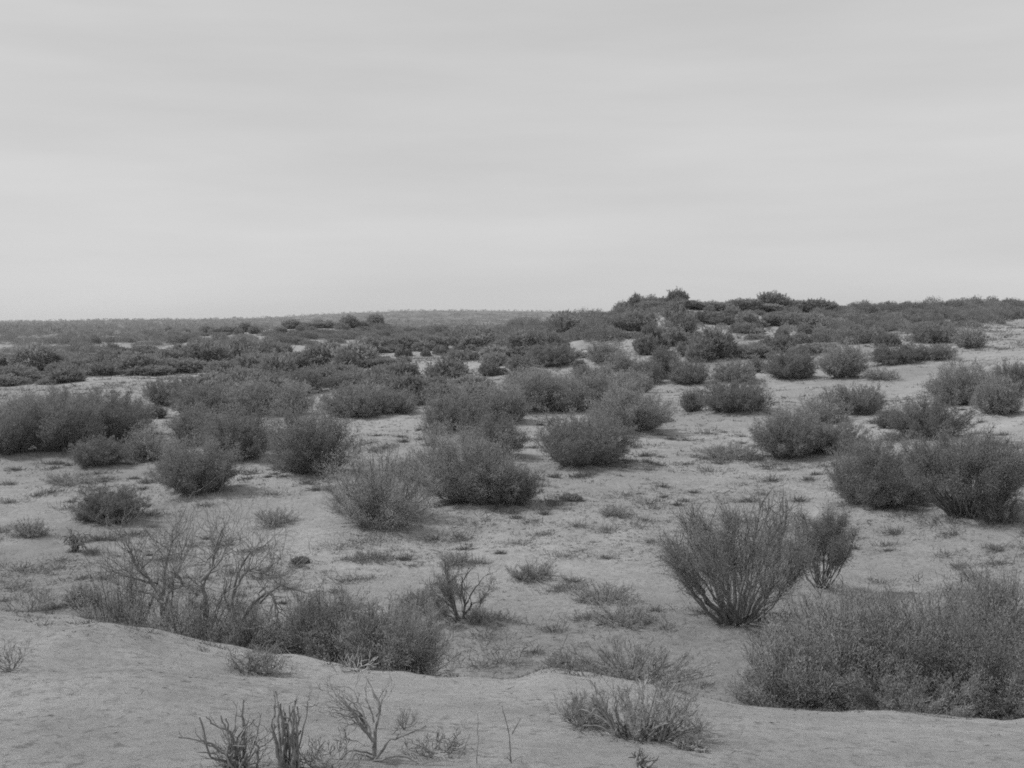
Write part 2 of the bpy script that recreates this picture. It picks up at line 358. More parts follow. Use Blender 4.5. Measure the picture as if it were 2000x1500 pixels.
def sticks(name, col, row, polys, label, cat, depth=.12, mat=None, seed=1, twigs=0, twl=.3, tlev=3, kink=.003, Y=None, parent=None, t0=.4, thick=1., droop=0.):
    """dead stems given as side views; every stem gets its own depth and a real round section"""
    loc, Y = place(col, row, Y); rng = np.random.default_rng(seed); parts = []; row = HR - loc.z / Y * F
    for pts, r_a, r_b in polys:
        P = np.array(pts, float); t = np.linspace(0, 1, len(P)); tq = np.linspace(0, 1, 14)
        px = pchip(t, P[:, 0], tq); py = pchip(t, P[:, 1], tq)
        k = Y / F; X = (px - col) * k; Z = (row - py) * k
        d0 = rng.normal(0, depth * .3); d1 = rng.normal(0, depth)
        Yd = d0 + (d1 - d0) * tq + np.cumsum(rng.normal(0, .006, 14))
        Z = Z + np.cumsum(rng.normal(0, kink, 14)); X = X + np.cumsum(rng.normal(0, kink, 14))
        path = np.stack([X, Yd, Z], 1)
        parts.append(tubes(path[None], (np.linspace(r_a, r_b, 14) * .78 * thick * (1 + .16 * rng.normal(size=14)))[None], 6))
        if twigs:
            m = max(2, int(twigs * np.linalg.norm(path[-1] - path[0]))); ii = rng.integers(int(14 * t0), 14, m)
            dd = unit(unit(path[ii] - path[ii - 1]) + rng.normal(0, .5, (m, 3)))
            grow(path[ii], dd, np.full(m, max(r_b * .6, .002)), twl * rng.uniform(.4, 1, m), tlev, .16, droop, 2, rng, parts, 3)
    v, q = join(parts)
    if parent is not None: return mesh_obj(name, v, [q], mat or M_dead, parent, smooth=True)
    o = mesh_obj(name, v, [q], mat or M_dead, loc=loc, smooth=True); tag(o, label, cat); return o
MATS = {'d': M_dark, 'm': M_mid, 'p': M_pale}
# styles of shrub
STY = {
 'dense': dict(ns=230, nt=9, low=.2, lump=.22, tl=.13, leaf0=.35),
 'dome':  dict(ns=240, nt=9, low=.06, lump=.16, tl=.12, leaf0=.4, flat=1.0),
 'vase':  dict(ns=150, nt=11, low=.32, lump=.28, tl=.15, leaf0=.42),
 'open':  dict(ns=56, nt=15, low=.32, lump=.3, tl=.2, leaf0=.45, gaps=.12),
 'lacy':  dict(ns=130, nt=12, low=.15, lump=.34, tl=.17, leaf0=.25, gaps=.1),
 'low':   dict(ns=120, nt=10, low=.1, lump=.35, tl=.2, leaf0=.15, flat=.6),
}
def build_shrub(name, seed, W, H, style, px, nleaf=None, tk=1., **kw):
    """px = metres per pixel of the render at the shrub; leaves are sized to its distance"""
    st = dict(STY[style]); st.update(kw)
    L = max(.04, px * 1.7); lw = max(.004, px * .24)
    tot = nleaf or int(np.clip(W * H / (L * lw) * 5.5, 4000, 80000))
    if style == 'dome' and not nleaf: tot = max(9000, int(tot * 1.3))
    if style in ('open', 'lacy', 'low') and not nleaf: tot = int(tot * .6)
    nl = max(3, int(tot / (st['ns'] * st['nt'])))
    (wv, wq), (lv, lq, a) = shrub_geo(seed, W, H, nl=nl, L=L, lw=lw, trunk=max(.012, .022 * H ** .5) * tk, **st)
    return (wv, wq), (lv, lq, a)
def hero(spec):
    (col, row, wpx, hpx, style, tone, label) = spec[:7]; kw = dict(spec[7]) if len(spec) > 7 else {}; limbs = spec[8] if len(spec) > 8 else None
    Y = kw.pop('Y', None); cat = kw.pop('cat', 'shrub'); name = kw.pop('name', 'shrub'); grp = kw.pop('group', None)
    loc, Yh = place(col, row, Y)
    if Y is not None:                       # base hidden behind the crest: keep the top where it shows
        rb = HR - loc.z / Yh * F; hpx = rb - (row - hpx)
    W, H = wpx / F * Yh, hpx / F * Yh
    e = empty(name, loc); tag(e, label, cat, grp)
    g = build_shrub(name, (col * 7919 + row * 31) % 99991, W * 1.02, H * 1.02, style, Yh / F * 2, **kw)
    mesh_obj('branches', g[0][0], [g[0][1]], M_bark, e)
    mesh_obj('foliage', g[1][0], [g[1][1]], MATS[tone], e, attr=g[1][2])
    if limbs: sticks('trunk', col, row, limbs, None, None, depth=.15, mat=M_bark, seed=int(col), twigs=7, twl=.3, kink=.008, Y=Y, parent=e)
    SPOTS.append((loc.x, loc.y, W / 2)); return e
SPOTS = []

HERO = [
 # near right
 (1440, 1228, 268, 248, 'open', 'm', 'tall open shrub with bare fanning stems from a thick root, left of the big thicket', dict(ns=40, nt=26, lump=.16, leaf0=.58, low=.42, base=.03, tl=.2, tk=1.3, nleaf=52000)),
 (1603, 1156, 112, 160, 'open', 'd', 'slim dark upright shrub standing close behind the tall open shrub with fanning stems', dict(low=.5, leaf0=.62, ns=26, nt=26, base=.02, tl=.17)),
 (1722, 990, 170, 130, 'dense', 'd', 'dark rounded shrub touching the left side of the broad umbrella-topped shrub', {}),
 (1890, 1022, 205, 172, 'vase', 'm', 'broad umbrella-topped shrub on bare crooked trunks at the right edge', dict(low=.5, leaf0=.82, ns=300, nt=9, flat=.3, lump=.07, base=.03, tk=1.6, nleaf=75000, tl=.13, upright=.05)),
 (1952, 1030, 72, 66, 'lacy', 'm', 'low bush growing under the right rim of the umbrella-topped shrub', {}),
 (1850, 1030, 90, 26, 'low', 'p', 'pale skirt of low growth at the foot of the umbrella-topped shrub', {}),
 # centre
 (1143, 913, 158, 100, 'dense', 'd', 'neat rounded dark shrub narrowing to its foot, alone on open sand in the middle', dict(low=.32, lump=.08)),
 (1228, 846, 135, 92, 'vase', 'm', 'shaggy shrub with a branch reaching right, just behind the neat rounded dark shrub', {}),
 (925, 990, 190, 150, 'vase', 'm', 'big shrub leaning left over bare slanting stems, in the middle of the hollow', dict(low=.3, lean=(-.12, 0))),
 (985, 992, 105, 80, 'vase', 'd', 'lower right-leaning side bush at the foot of the big leaning shrub', dict(lean=(.25, 0))),
 (745, 1030, 195, 155, 'lacy', 'p', 'wispy grey see-through shrub left of the big leaning shrub', dict(cat='shrub')),
 (800, 940, 60, 50, 'lacy', 'm', 'small bush filling the gap between the wispy grey shrub and the big leaning shrub', {}),
 (605, 928, 145, 132, 'dense', 'd', 'large solid dark shrub with its shadow on the sand to its right, left of centre', dict(low=.12)),
 (465, 900, 125, 100, 'dense', 'd', 'dark leafy shrub behind and right of the rounded fan-stemmed shrub', {}),
 (385, 868, 90, 72, 'dense', 'd', 'dark shrub directly behind the rounded fan-stemmed shrub', {}),
 (380, 967, 138, 104, 'vase', 'd', 'rounded fan-stemmed shrub standing alone in front of the left thickets', {}),
 (213, 1018, 116, 62, 'dome', 'd', 'low dark dense mound of a bush on the sand at left', dict(lump=.22)),
 (195, 912, 92, 56, 'vase', 'd', 'small rounded shrub in front of the left thicket', {}),
 (290, 903, 92, 72, 'lacy', 'p', 'thin pale twiggy shrub between the left thicket and the fan-stemmed shrub', {}),
 (20, 890, 80, 76, 'dense', 'd', 'dark bush cut by the left edge, before the left thicket', {}),
 (108, 886, 150, 118, 'vase', 'd', 'largest shrub of the left thicket, its foot on the open sand', {}),
 (205, 868, 140, 100, 'vase', 'd', 'wide shrub at the right half of the left thicket', {}),
 (60, 850, 120, 78, 'dense', 'm', 'shrub behind the largest one in the left thicket', {}),
 (150, 830, 150, 62, 'dense', 'm', 'wide low shrub along the back of the left thicket', {}),
 (258, 850, 64, 70, 'vase', 'm', 'narrow shrub closing the right end of the left thicket', {}),
 (963, 895, 110, 80, 'vase', 'd', 'shrub with pale bare stems on its right side, behind the big leaning shrub', {}),
 (890, 838, 110, 78, 'dense', 'm', 'rounded shrub right of the little bare-stemmed vase bush', {}),
 (985, 825, 80, 70, 'dense', 'm', 'shrub crowding the right side of the shrub by the little vase bush', {}),
 (847, 853, 46, 52, 'open', 'm', 'little vase-shaped bush with bare forked stems on pale sand', dict(ns=22, leaf0=.45)),
 # right middle
 (1535, 898, 110, 92, 'vase', 'd', 'dark shrub with a ragged flat top and crooked trunks on the right slope', dict(leaf0=.5, flat=.6)),
 (1628, 886, 110, 62, 'dense', 'd', 'low dark shrub joined to the right side of the ragged flat-topped shrub', {}),
 (1430, 902, 105, 36, 'low', 'p', 'pale low brushy growth left of the ragged flat-topped shrub', {}),
 (1812, 860, 130, 80, 'vase', 'd', 'dark shrub with upright shoots behind the umbrella-topped shrub', {}),
 (1735, 838, 42, 38, 'vase', 'd', 'small dark bush with a clubbed top left of the upright-shoot shrub', {}),
 (1755, 864, 60, 24, 'low', 'm', 'low flat cushion of growth before the small clubbed bush', {}),
 (1436, 806, 118, 66, 'dense', 'd', 'wide rounded bush with a shadow along its foot on the right slope', {}),
 (1352, 806, 42, 46, 'dense', 'm', 'narrow bush just left of the wide rounded bush', {}),
 (1670, 812, 110, 58, 'vase', 'd', 'spreading bush on the right slope above the ragged flat-topped shrub', {}),
 (1610, 828, 80, 60, 'lacy', 'p', 'thin pale bush leaning against the spreading bush', {}),
 (1880, 795, 110, 85, 'dense', 'm', 'tall rounded bush high on the right slope near the edge', {}),
 (1945, 810, 80, 70, 'dense', 'm', 'bush right of the tall rounded bush near the edge', {}),
 (1985, 776, 80, 66, 'dome', 'd', 'dark dome bush cut by the right edge on the pale slope', {}),
 (1345, 752, 70, 48, 'dense', 'd', 'compact round dark bush, first in the row on the right slope', {}),
 (1436, 747, 76, 42, 'dense', 'm', 'twin-topped rounded bush, second in the row on the right slope', {}),
 (1475, 728, 30, 30, 'vase', 'm', 'small bush peeping over the twin-topped bush', {}),
 (1542, 741, 88, 60, 'dense', 'd', 'round dark bush leaning right, third in the row on the right slope', {}),
 (1646, 741, 84, 68, 'vase', 'm', 'shaggy bush with drooping pale skirts, last in the row on the right slope', {}),
 (1755, 711, 88, 38, 'dome', 'd', 'left one of two smooth dark dome bushes on pale sand', {}),
 (1827, 705, 64, 32, 'dome', 'd', 'right one of two smooth dark dome bushes on pale sand', {}),
 (1732, 678, 44, 26, 'dome', 'd', 'small dark dome bush upslope of the two smooth domes', {}),
 (1823, 669, 84, 38, 'dome', 'd', 'large smooth dome bush highest above the two smooth domes', {}),
 (1893, 680, 54, 40, 'dense', 'm', 'rounded bush beside the bare bright sand near the right edge', {}),
 (1466, 651, 44, 18, 'dome', 'd', 'low dark cushion bush alone on a bare patch of the right hill', {}),
 (1720, 742, 60, 22, 'low', 'p', 'pale scrubby growth right of the shaggy bush with drooping skirts', {}),
 (1262, 752, 58, 48, 'dense', 'd', 'bush left of a taller one, above the open sand at centre right', {}),
 (1296, 742, 56, 62, 'dense', 'd', 'taller bush left of the compact round dark one', {}),
 (1041, 808, 96, 82, 'dense', 'm', 'shrub at the left end of the dense centre thicket', {}),
 (1112, 806, 86, 66, 'dense', 'm', 'shrub in the front of the dense centre thicket', {}),
 (1190, 800, 110, 70, 'vase', 'm', 'twiggy shrub at the right front of the dense centre thicket', {}),
 (1160, 758, 80, 44, 'dome', 'd', 'very dark rounded bush on top of the dense centre thicket', {}),
 (1089, 779, 66, 48, 'dense', 'm', 'bush behind the front of the dense centre thicket', {}),
 (1035, 758, 80, 38, 'dense', 'm', 'bush at the upper left of the dense centre thicket', {}),
 (1230, 770, 80, 46, 'dense', 'm', 'bush at the upper right of the dense centre thicket', {}),
 (1017, 727, 52, 36, 'dense', 'd', 'rounded bush left of the long dome bush beyond the centre thicket', {}),
 (1078, 713, 84, 40, 'dome', 'd', 'long dome bush on the pale rise beyond the centre thicket', {}),
 (955, 736, 34, 26, 'dense', 'd', 'small bush at the left of a bare sand patch beyond the centre', {}),
 (980, 733, 18, 13, 'dome', 'd', 'tiny round bush between two larger ones on a bare sand patch', {}),
 (966, 715, 46, 26, 'dense', 'm', 'bush at the back of the bare sand patch beyond the centre', {}),
 (891, 706, 32, 20, 'dense', 'd', 'left one of two small bushes on a pale sand strip', {}),
 (922, 704, 24, 16, 'dome', 'd', 'right one of two small bushes on a pale sand strip', {}),
 (1132, 722, 20, 18, 'dense', 'd', 'tiny upright bush on the pale sand right of the long dome bush', {}),
 (1180, 711, 62, 42, 'dense', 'm', 'rounded bush at the foot of the right hill', {}),
 (1212, 726, 56, 38, 'dense', 'm', 'bush just right of and below the rounded one at the foot of the hill', {}),
 # left middle
 (690, 816, 110, 62, 'dense', 'm', 'wide shrub behind the large solid dark shrub', {}),
 (765, 810, 90, 52, 'dense', 'm', 'shrub bordering the open pale sand behind the wispy grey shrub', {}),
 (305, 819, 36, 26, 'vase', 'd', 'small dark bush in a sandy gap right of the left thicket', {}),
 (322, 792, 70, 52, 'dense', 'd', 'rounded shrub at the left end of the middle-left thicket', {}),
 (400, 812, 110, 60, 'dense', 'm', 'broad shrub at the front of the middle-left thicket', {}),
 (480, 812, 100, 66, 'dense', 'm', 'broad shrub right of the front one in the middle-left thicket', {}),
 (555, 815, 90, 66, 'dense', 'm', 'shrub joining the middle-left thicket to the large solid dark shrub', {}),
 (595, 769, 72, 46, 'dome', 'd', 'round-topped dark bush at the right end of the middle-left thicket', {}),
 (545, 760, 60, 36, 'dense', 'd', 'bush left of the round-topped dark one', {}),
 (665, 762, 56, 36, 'dense', 'm', 'bush across the narrow sand gap from the round-topped dark one', {}),
 # in front, at the crest
 (900, 1222, 125, 130, 'lacy', 'm', 'thin crooked shrub with dark twisted stems in front of the open sand', dict(ns=14, nt=20, leaf0=.6, low=.35, base=.04, nleaf=9000),
  [([(900, 1224), (882, 1185), (872, 1150), (876, 1120)], .045, .015), ([(900, 1224), (908, 1185), (902, 1150), (915, 1120)], .045, .015), ([(905, 1190), (925, 1150), (940, 1125)], .03, .01), ([(885, 1190), (860, 1165), (845, 1140)], .03, .01), ([(906, 1200), (916, 1185), (915, 1172)], .035, .02)]),
 (822, 1196, 95, 42, 'low', 'm', 'low grey bush at the left foot of the thin crooked shrub', {}),
 (950, 1222, 90, 28, 'low', 'd', 'low spreading tangle at the right foot of the thin crooked shrub', {}),
 (625, 1280, 175, 112, 'dense', 'm', 'left and taller half of the dense shrub pair behind the sand crest', dict(Y=15.6, low=.25)),
 (735, 1300, 230, 112, 'dense', 'm', 'right and wider half of the dense shrub pair behind the sand crest', dict(Y=15.3, low=.15)),
 (1935, 1290, 130, 165, 'dense', 'm', 'tallest upright shrub rising above the big thicket in the lower right', dict(Y=18, low=.2)),
 (1850, 1385, 290, 222, 'dome', 'p', 'massive shrub filling the right of the big lower right thicket', dict(Y=16.2, low=.1, nleaf=90000, ns=330, nt=12, tl=.1)),
 (1665, 1375, 290, 205, 'dome', 'p', 'massive shrub forming the middle of the big lower right thicket', dict(Y=16.6, low=.1, nleaf=90000, ns=330, nt=12, tl=.1)),
 (1545, 1365, 200, 125, 'lacy', 'p', 'lower shrub at the left end of the big lower right thicket', dict(Y=15.8, low=.1)),
 (1960, 1400, 160, 110, 'lacy', 'p', 'pale brush before the tallest shrub, at the lower right edge', dict(Y=15.2)),
 (1770, 1395, 230, 90, 'lacy', 'p', 'pale grassy growth along the front of the big lower right thicket', dict(Y=15.2)),
 (1240, 1372, 250, 110, 'lacy', 'p', 'pale feathery bush behind the bare-stemmed dead shrub', dict(Y=14.2, low=.1)),
 (1265, 1430, 200, 95, 'lacy', 'p', 'pale feathery growth in among the clumps of bare stems, bottom right of centre', dict(nleaf=3600, ns=26, tk=.6)),
 (1110, 1340, 90, 60, 'lacy', 'p', 'small faint bush left of the pale feathery bush', dict(Y=14.6)),
 (240, 1225, 160, 95, 'lacy', 'm', 'low leafy growth at the foot of the bare branching shrubs, left side', dict(Y=16.5)),
 (380, 1245, 220, 88, 'lacy', 'm', 'low leafy growth under the middle of the bare branching shrubs', dict(Y=15.9)),
 (490, 1268, 130, 80, 'lacy', 'p', 'pale tangled growth between the bare branching shrubs and the dense shrub pair', dict(Y=15.4)),
 (160, 1186, 62, 46, 'lacy', 'm', 'small faded bush on the sand left of the bare branching shrubs', {}),
 (725, 1100, 76, 22, 'low', 'm', 'low tuft with a trailing twig on open sand above the dense shrub pair', {}),
 (586, 1103, 30, 14, 'dome', 'd', 'small dark ball of growth alone on the sand', {}),
 (1115, 980, 36, 14, 'dome', 'd', 'small dark cushion plant right of the big leaning shrub', {}),
 (1040, 1135, 80, 36, 'low', 'p', 'faint feathery tuft on open sand at centre', {}),
 (1180, 1180, 120, 40, 'low', 'p', 'pale straggling growth left of the tall open shrub', {}),
 (60, 1050, 60, 35, 'low', 'p', 'faded tuft near the left edge, upper of the pale ones', {}),
 (540, 1030, 70, 36, 'low', 'p', 'pale tuft below the large solid dark shrub', {}),
 (145, 948, 110, 24, 'low', 'p', 'flat strip of low growth in front of the left thicket', {}),
 (1220, 1225, 110, 44, 'low', 'p', 'pale low tuft in the hollow behind the pale feathery bush', {}),
 (1205, 1010, 60, 24, 'low', 'p', 'pale tuft between the neat round shrub and the tall open shrub', {}),
 (895, 1105, 60, 26, 'low', 'p', 'pale low tuft behind the thin crooked shrub', {}),
]
random.seed(5)
for s in HERO: hero(s)

# ------------------------------------------------------------------ bare and dead shrubs
def bare(col, row, wpx, hpx, label, cat='dead shrub', name='bare_shrub', Y=None, mat=None, group=None, **kw):
    loc, Yh = place(col, row, Y)
    if Y is not None:
        rb = HR - loc.z / Yh * F; hpx = rb - (row - hpx)
    W, H = wpx / F * Yh, hpx / F * Yh
    v, q = bare_geo(int(col * 7 + row), W, H, **kw)
    o = mesh_obj(name, v, [q], mat or M_dead, loc=loc); tag(o, label, cat, group); return o
bare(1340, 1462, 150, 22, 'flat tangle of fallen twigs right of the bare stem clumps', 'twigs', 'fallen_twigs', ns=12, levels=4, r0=.008, gn=.2, spread=1.5, lean=(.9, 0), droop=.3)
bare(500, 1316, 150, 56, 'twiggy mound of dead stems lying on the sand crest', 'dead shrub', ns=44, levels=5, fork=2, r0=.009, gn=.16, spread=1.35, droop=.12)
bare(1245, 1498, 46, 30, 'short dead stump with broken stubs at the bottom edge', 'stump', 'dead_stump', ns=5, levels=3, r0=.012, gn=.25, spread=.9)
bare(148, 1078, 44, 44, 'dead arched stump of drooping stems on the sand at left', 'stump', 'dead_stump', ns=14, levels=3, r0=.03, gn=.12, spread=.7, droop=.5)
bare(700, 1312, 90, 44, 'bleached dead branches lying before the dense shrub pair', 'dead branch', 'dead_branch', mat=M_bleach, ns=5, levels=3, r0=.007, gn=.25, spread=1.2)
bare(465, 1500, 120, 80, 'tangle of thin dead twigs between the thick stubs at lower left', 'twigs', 'dead_twigs', ns=18, levels=5, fork=2, r0=.007, gn=.2, spread=1.3)
bare(640, 1500, 160, 60, 'low sprawl of thin dead twigs between the stubs and the bent dead shrub', 'twigs', 'dead_twigs', ns=14, levels=5, fork=2, r0=.006, gn=.2, spread=1.4)
bare(850, 1470, 150, 34, 'brushy dead twigs right of the bent dead shrub', 'twigs', 'dead_twigs', ns=20, levels=5, fork=2, r0=.006, gn=.2, spread=1.3)
bare(1140, 1420, 110, 60, 'thin grey twigs left of the bare stem clumps', 'twigs', 'dead_twigs', ns=16, levels=5, r0=.006, gn=.18, spread=1.1)
bare(790, 1425, 40, 45, 'little upright dead sprig behind the brushy dead twigs', 'twigs', 'dead_twigs', ns=5, levels=4, r0=.005, gn=.15, spread=.7)
bare(20, 1310, 90, 60, 'faint dead sprigs on the crest at the left edge', 'twigs', 'dead_twigs', ns=12, levels=5, fork=2, r0=.006, gn=.18, spread=1.1)
bare(1500, 1360, 130, 50, 'dead twigs at the left foot of the big lower right thicket', 'twigs', 'dead_twigs', ns=16, levels=4, r0=.008, gn=.2, spread=1.4)
bare(60, 1195, 110, 50, 'thin sprigs on the sand above the left end of the crest', 'twigs', 'dead_twigs', ns=16, levels=4, r0=.008, gn=.18, spread=1.1)

BR = 'three bare branching shrubs behind the sand crest'
sticks('bare_shrub', 322, 1235, [([(322, 1240), (318, 1170), (300, 1145), (270, 1105), (252, 1068)], .05, .014), ([(312, 1165), (312, 1120), (325, 1085), (340, 1055)], .035, .012),
  ([(300, 1145), (262, 1120), (232, 1095)], .026, .01), ([(324, 1238), (345, 1160), (362, 1120)], .03, .01), ([(322, 1180), (285, 1160), (240, 1150), (222, 1140)], .028, .01),
  ([(276, 1110), (290, 1080), (296, 1062)], .02, .008), ([(318, 1200), (330, 1150), (352, 1100), (345, 1075)], .025, .01)],
  'left one of three bare branching shrubs, its limbs spread in a V to the left', 'dead shrub', depth=.35, seed=31, twigs=16, twl=.42, tlev=4, kink=.012, Y=16.6)
sticks('bare_shrub', 392, 1240, [([(392, 1240), (390, 1175), (386, 1155), (398, 1110), (412, 1060)], .055, .014), ([(388, 1158), (370, 1130), (356, 1095)], .03, .01),
  ([(396, 1130), (420, 1100), (440, 1058)], .03, .01), ([(390, 1160), (378, 1152), (360, 1160)], .028, .012), ([(400, 1105), (404, 1080), (392, 1052)], .02, .008)],
  'middle one of three bare branching shrubs, with a forked upright trunk', 'dead shrub', depth=.35, seed=32, twigs=16, twl=.4, tlev=4, kink=.012, Y=16.2)
sticks('bare_shrub', 450, 1250, [([(446, 1250), (450, 1180), (462, 1130), (490, 1105), (525, 1112)], .045, .014), ([(455, 1150), (470, 1110), (500, 1075), (530, 1065)], .03, .01),
  ([(455, 1250), (490, 1190), (530, 1160), (545, 1185), (548, 1215)], .045, .012), ([(490, 1190), (505, 1160), (518, 1140)], .03, .01), ([(505, 1178), (540, 1150), (575, 1162)], .025, .01),
  ([(448, 1190), (440, 1160), (450, 1120)], .025, .01), ([(470, 1225), (520, 1212), (560, 1220)], .03, .01)],
  'right one of three bare branching shrubs, its limbs arching over to the right', 'dead shrub', depth=.35, seed=33, twigs=16, twl=.42, tlev=4, kink=.012, Y=15.8, droop=.12)
def fan(cx, base, n, x0, x1, top, seed, arch=.5):
    rg = np.random.default_rng(seed); out = []
    for k in range(n):
        u = rg.uniform(-1, 1); tx = x0 + (u + 1) / 2 * (x1 - x0); h = (base - top) * (1 - .55 * abs(u) ** 1.5) * rg.uniform(.6, 1)
        bx = cx + rg.normal(0, 7); pts = [(bx, base + rg.normal(0, 3)), (bx + (tx - bx) * .45 + rg.normal(0, 5), base - h * .55 + rg.normal(0, 4)), (bx + (tx - bx) * .85 + rg.normal(0, 5), base - h)]
        if abs(u) > .6 and rg.uniform() < .7: pts.append((tx + (tx - bx) * .25, base - h * rg.uniform(.3, .8)))
        out.append((pts, .013 * rg.uniform(.6, 1.2), .004))
    return out
sticks('bare_shrub', 1213, 1440, [([(1213, 1440), (1195, 1410), (1170, 1375), (1160, 1338)], .015, .006), ([(1212, 1440), (1180, 1425), (1150, 1420), (1138, 1442)], .011, .004)] + fan(1213, 1440, 12, 1140, 1240, 1345, 71),
  'left clump of bare crooked stems in front of the pale feathery bush', 'dead shrub', seed=41, kink=.006, twigs=9, twl=.16, tlev=3)
sticks('bare_shrub', 1270, 1447, [([(1256, 1442), (1262, 1400), (1275, 1340)], .014, .006), ([(1285, 1446), (1305, 1400), (1325, 1350)], .014, .006), ([(1275, 1446), (1320, 1420), (1350, 1400), (1372, 1420)], .011, .004)] + fan(1260, 1444, 12, 1240, 1320, 1345, 72) + fan(1288, 1447, 10, 1270, 1370, 1360, 73),
  'right clump of bare upcurving stems in front of the pale feathery bush', 'dead shrub', seed=42, kink=.006, twigs=9, twl=.16, tlev=3)
t1 = []; rng = np.random.default_rng(3)
for k in range(16):
    bx = 462 + rng.normal(0, 14); tx = 470 + rng.normal(0, 34); ty = rng.uniform(1375, 1450)
    t1.append(([(bx, 1512), ((bx + tx) / 2 + rng.normal(0, 8), 1460 + rng.normal(0, 6)), (tx, ty)], .011, .006))
t1 += [([(480, 1505), (474, 1450), (472, 1410), (479, 1374)], .02, .006), ([(462, 1500), (450, 1440), (425, 1420), (416, 1406)], .016, .004),
       ([(470, 1500), (440, 1465), (405, 1455), (388, 1452)], .012, .005), ([(500, 1500), (502, 1450), (509, 1415)], .013, .006),
       ([(468, 1485), (430, 1460), (395, 1445)], .01, .004)]
sticks('dead_stub', 468, 1506, t1, 'thick clump of broken dead stubs at lower left, with side twigs to the left', 'dead shrub', seed=4, kink=.008, twigs=5, twl=.1, tlev=2)
t2 = []
for k in range(12):
    bx = rng.uniform(540, 582); tx = bx + rng.normal(-2, 12); ty = rng.uniform(1365, 1430)
    t2.append(([(bx, 1510), ((bx + tx) / 2 + rng.normal(0, 7), 1450), (tx, ty)], .014, .009))
t2 += [([(552, 1510), (536, 1430), (530, 1366)], .017, .007), ([(552, 1505), (545, 1400), (538, 1365)], .015, .006),
       ([(575, 1505), (578, 1430), (590, 1356)], .018, .007), ([(580, 1470), (594, 1380), (606, 1360)], .008, .004),
       ([(590, 1380), (600, 1372), (612, 1370), (616, 1362)], .006, .003), ([(580, 1510), (572, 1450), (562, 1380)], .014, .005)]
sticks('dead_stub', 562, 1508, t2, 'upright bundle of dead broken stems right of the thick stub clump', 'dead shrub', seed=5, kink=.007, twigs=2, twl=.07, tlev=2)
t3 = [([(730, 1482), (728, 1440), (735, 1400), (722, 1370), (704, 1345)], .02, .006), ([(733, 1410), (730, 1390), (716, 1360)], .01, .004),
      ([(729, 1440), (700, 1405), (685, 1385), (655, 1368), (648, 1375)], .015, .004), ([(727, 1430), (705, 1395), (690, 1365), (650, 1362)], .011, .003),
      ([(722, 1425), (690, 1400), (655, 1385)], .008, .003), ([(716, 1420), (680, 1395), (652, 1392)], .008, .003),
      ([(712, 1420), (690, 1415), (668, 1430), (672, 1455), (690, 1465)], .008, .004), ([(690, 1402), (660, 1403), (628, 1404)], .006, .003),
      ([(732, 1478), (700, 1460), (672, 1475)], .01, .005), ([(733, 1480), (760, 1440), (790, 1428), (815, 1410)], .014, .006),
      ([(765, 1438), (790, 1415), (812, 1412)], .006, .003), ([(730, 1482), (690, 1472), (650, 1490), (610, 1492)], .011, .005),
      ([(730, 1480), (780, 1478), (820, 1492)], .01, .004), ([(704, 1400), (712, 1412), (718, 1430)], .008, .005), ([(738, 1400), (742, 1385), (744, 1370)], .006, .003)]
for k in range(10):
    t3.append(([(718, 1420 + rng.normal(0, 8)), (690 + rng.normal(0, 6), 1392 + rng.normal(0, 8)), (655 + rng.normal(0, 10), 1372 + rng.normal(0, 12))], .007, .002))
sticks('bare_shrub', 730, 1484, t3, 'bent dead shrub swept over to the left at the bottom, with one tall crooked stem', 'dead shrub', seed=6, kink=.006, twigs=6, twl=.1, tlev=3)
sticks('dead_stick', 1000, 1490, [([(1000, 1492), (998, 1440), (984, 1372)], .009, .004), ([(999, 1440), (1010, 1410), (1018, 1394)], .006, .003),
      ([(1000, 1492), (985, 1475), (980, 1480)], .005, .003), ([(1001, 1480), (1018, 1470), (1022, 1490)], .005, .003)], 'thin forked stick standing at the bottom right of the bent dead shrub', 'stick', seed=7)
sticks('dead_stick', 934, 1488, [([(934, 1490), (935, 1430), (939, 1378)], .005, .002)], 'single thin straight stick left of the forked stick', 'stick', seed=8)
sticks('dead_stick', 890, 1480, [([(884, 1492), (905, 1470), (920, 1438)], .008, .004), ([(893, 1482), (898, 1470), (900, 1460)], .005, .003)], 'short curved stick leaning right, left of the thin straight stick', 'stick', seed=9)
sticks('dead_stick', 625, 1480, [([(620, 1482), (628, 1450), (640, 1434)], .012, .005), ([(625, 1475), (650, 1460), (658, 1442)], .009, .004)], 'small forked dead stub left of the bent dead shrub', 'stick', seed=10)

# ------------------------------------------------------------------ middle-distance scrub: copies of a few shrubs
def variant(k):
    st = ['dense', 'dome', 'dense', 'vase', 'dome', 'dense', 'dense', 'vase'][k % 8]
    g = build_shrub('v', 900 + k, 2.6, 1.9, st, .17, nleaf=9000)
    return g
VAR = []
for k in range(10):
    g = variant(k)
    tmp = []
    for nm, gg, mt in (('branches', g[0], M_bark), ('foliage', g[1], [M_dark, M_mid, M_dark][k % 3])):
        tmp.append((nm, gg, mt))
    VAR.append(tmp)
PROTO = {}
def copy_shrub(k, loc, W, H, rz, label, group, cat='shrub', name='shrub'):
    e = empty(name, loc, rz, (W / 2.6, W / 2.6, H / 1.9)); tag(e, label, cat, group)
    if k not in PROTO:
        PROTO[k] = [mesh_obj(nm, g[0], [g[1]], mt, e, attr=(g[2] if len(g) > 2 else None)) for nm, g, mt in VAR[k]]
    else:
        for p in PROTO[k]:
            c = p.copy(); COL.objects.link(c); c.parent = e
    return e
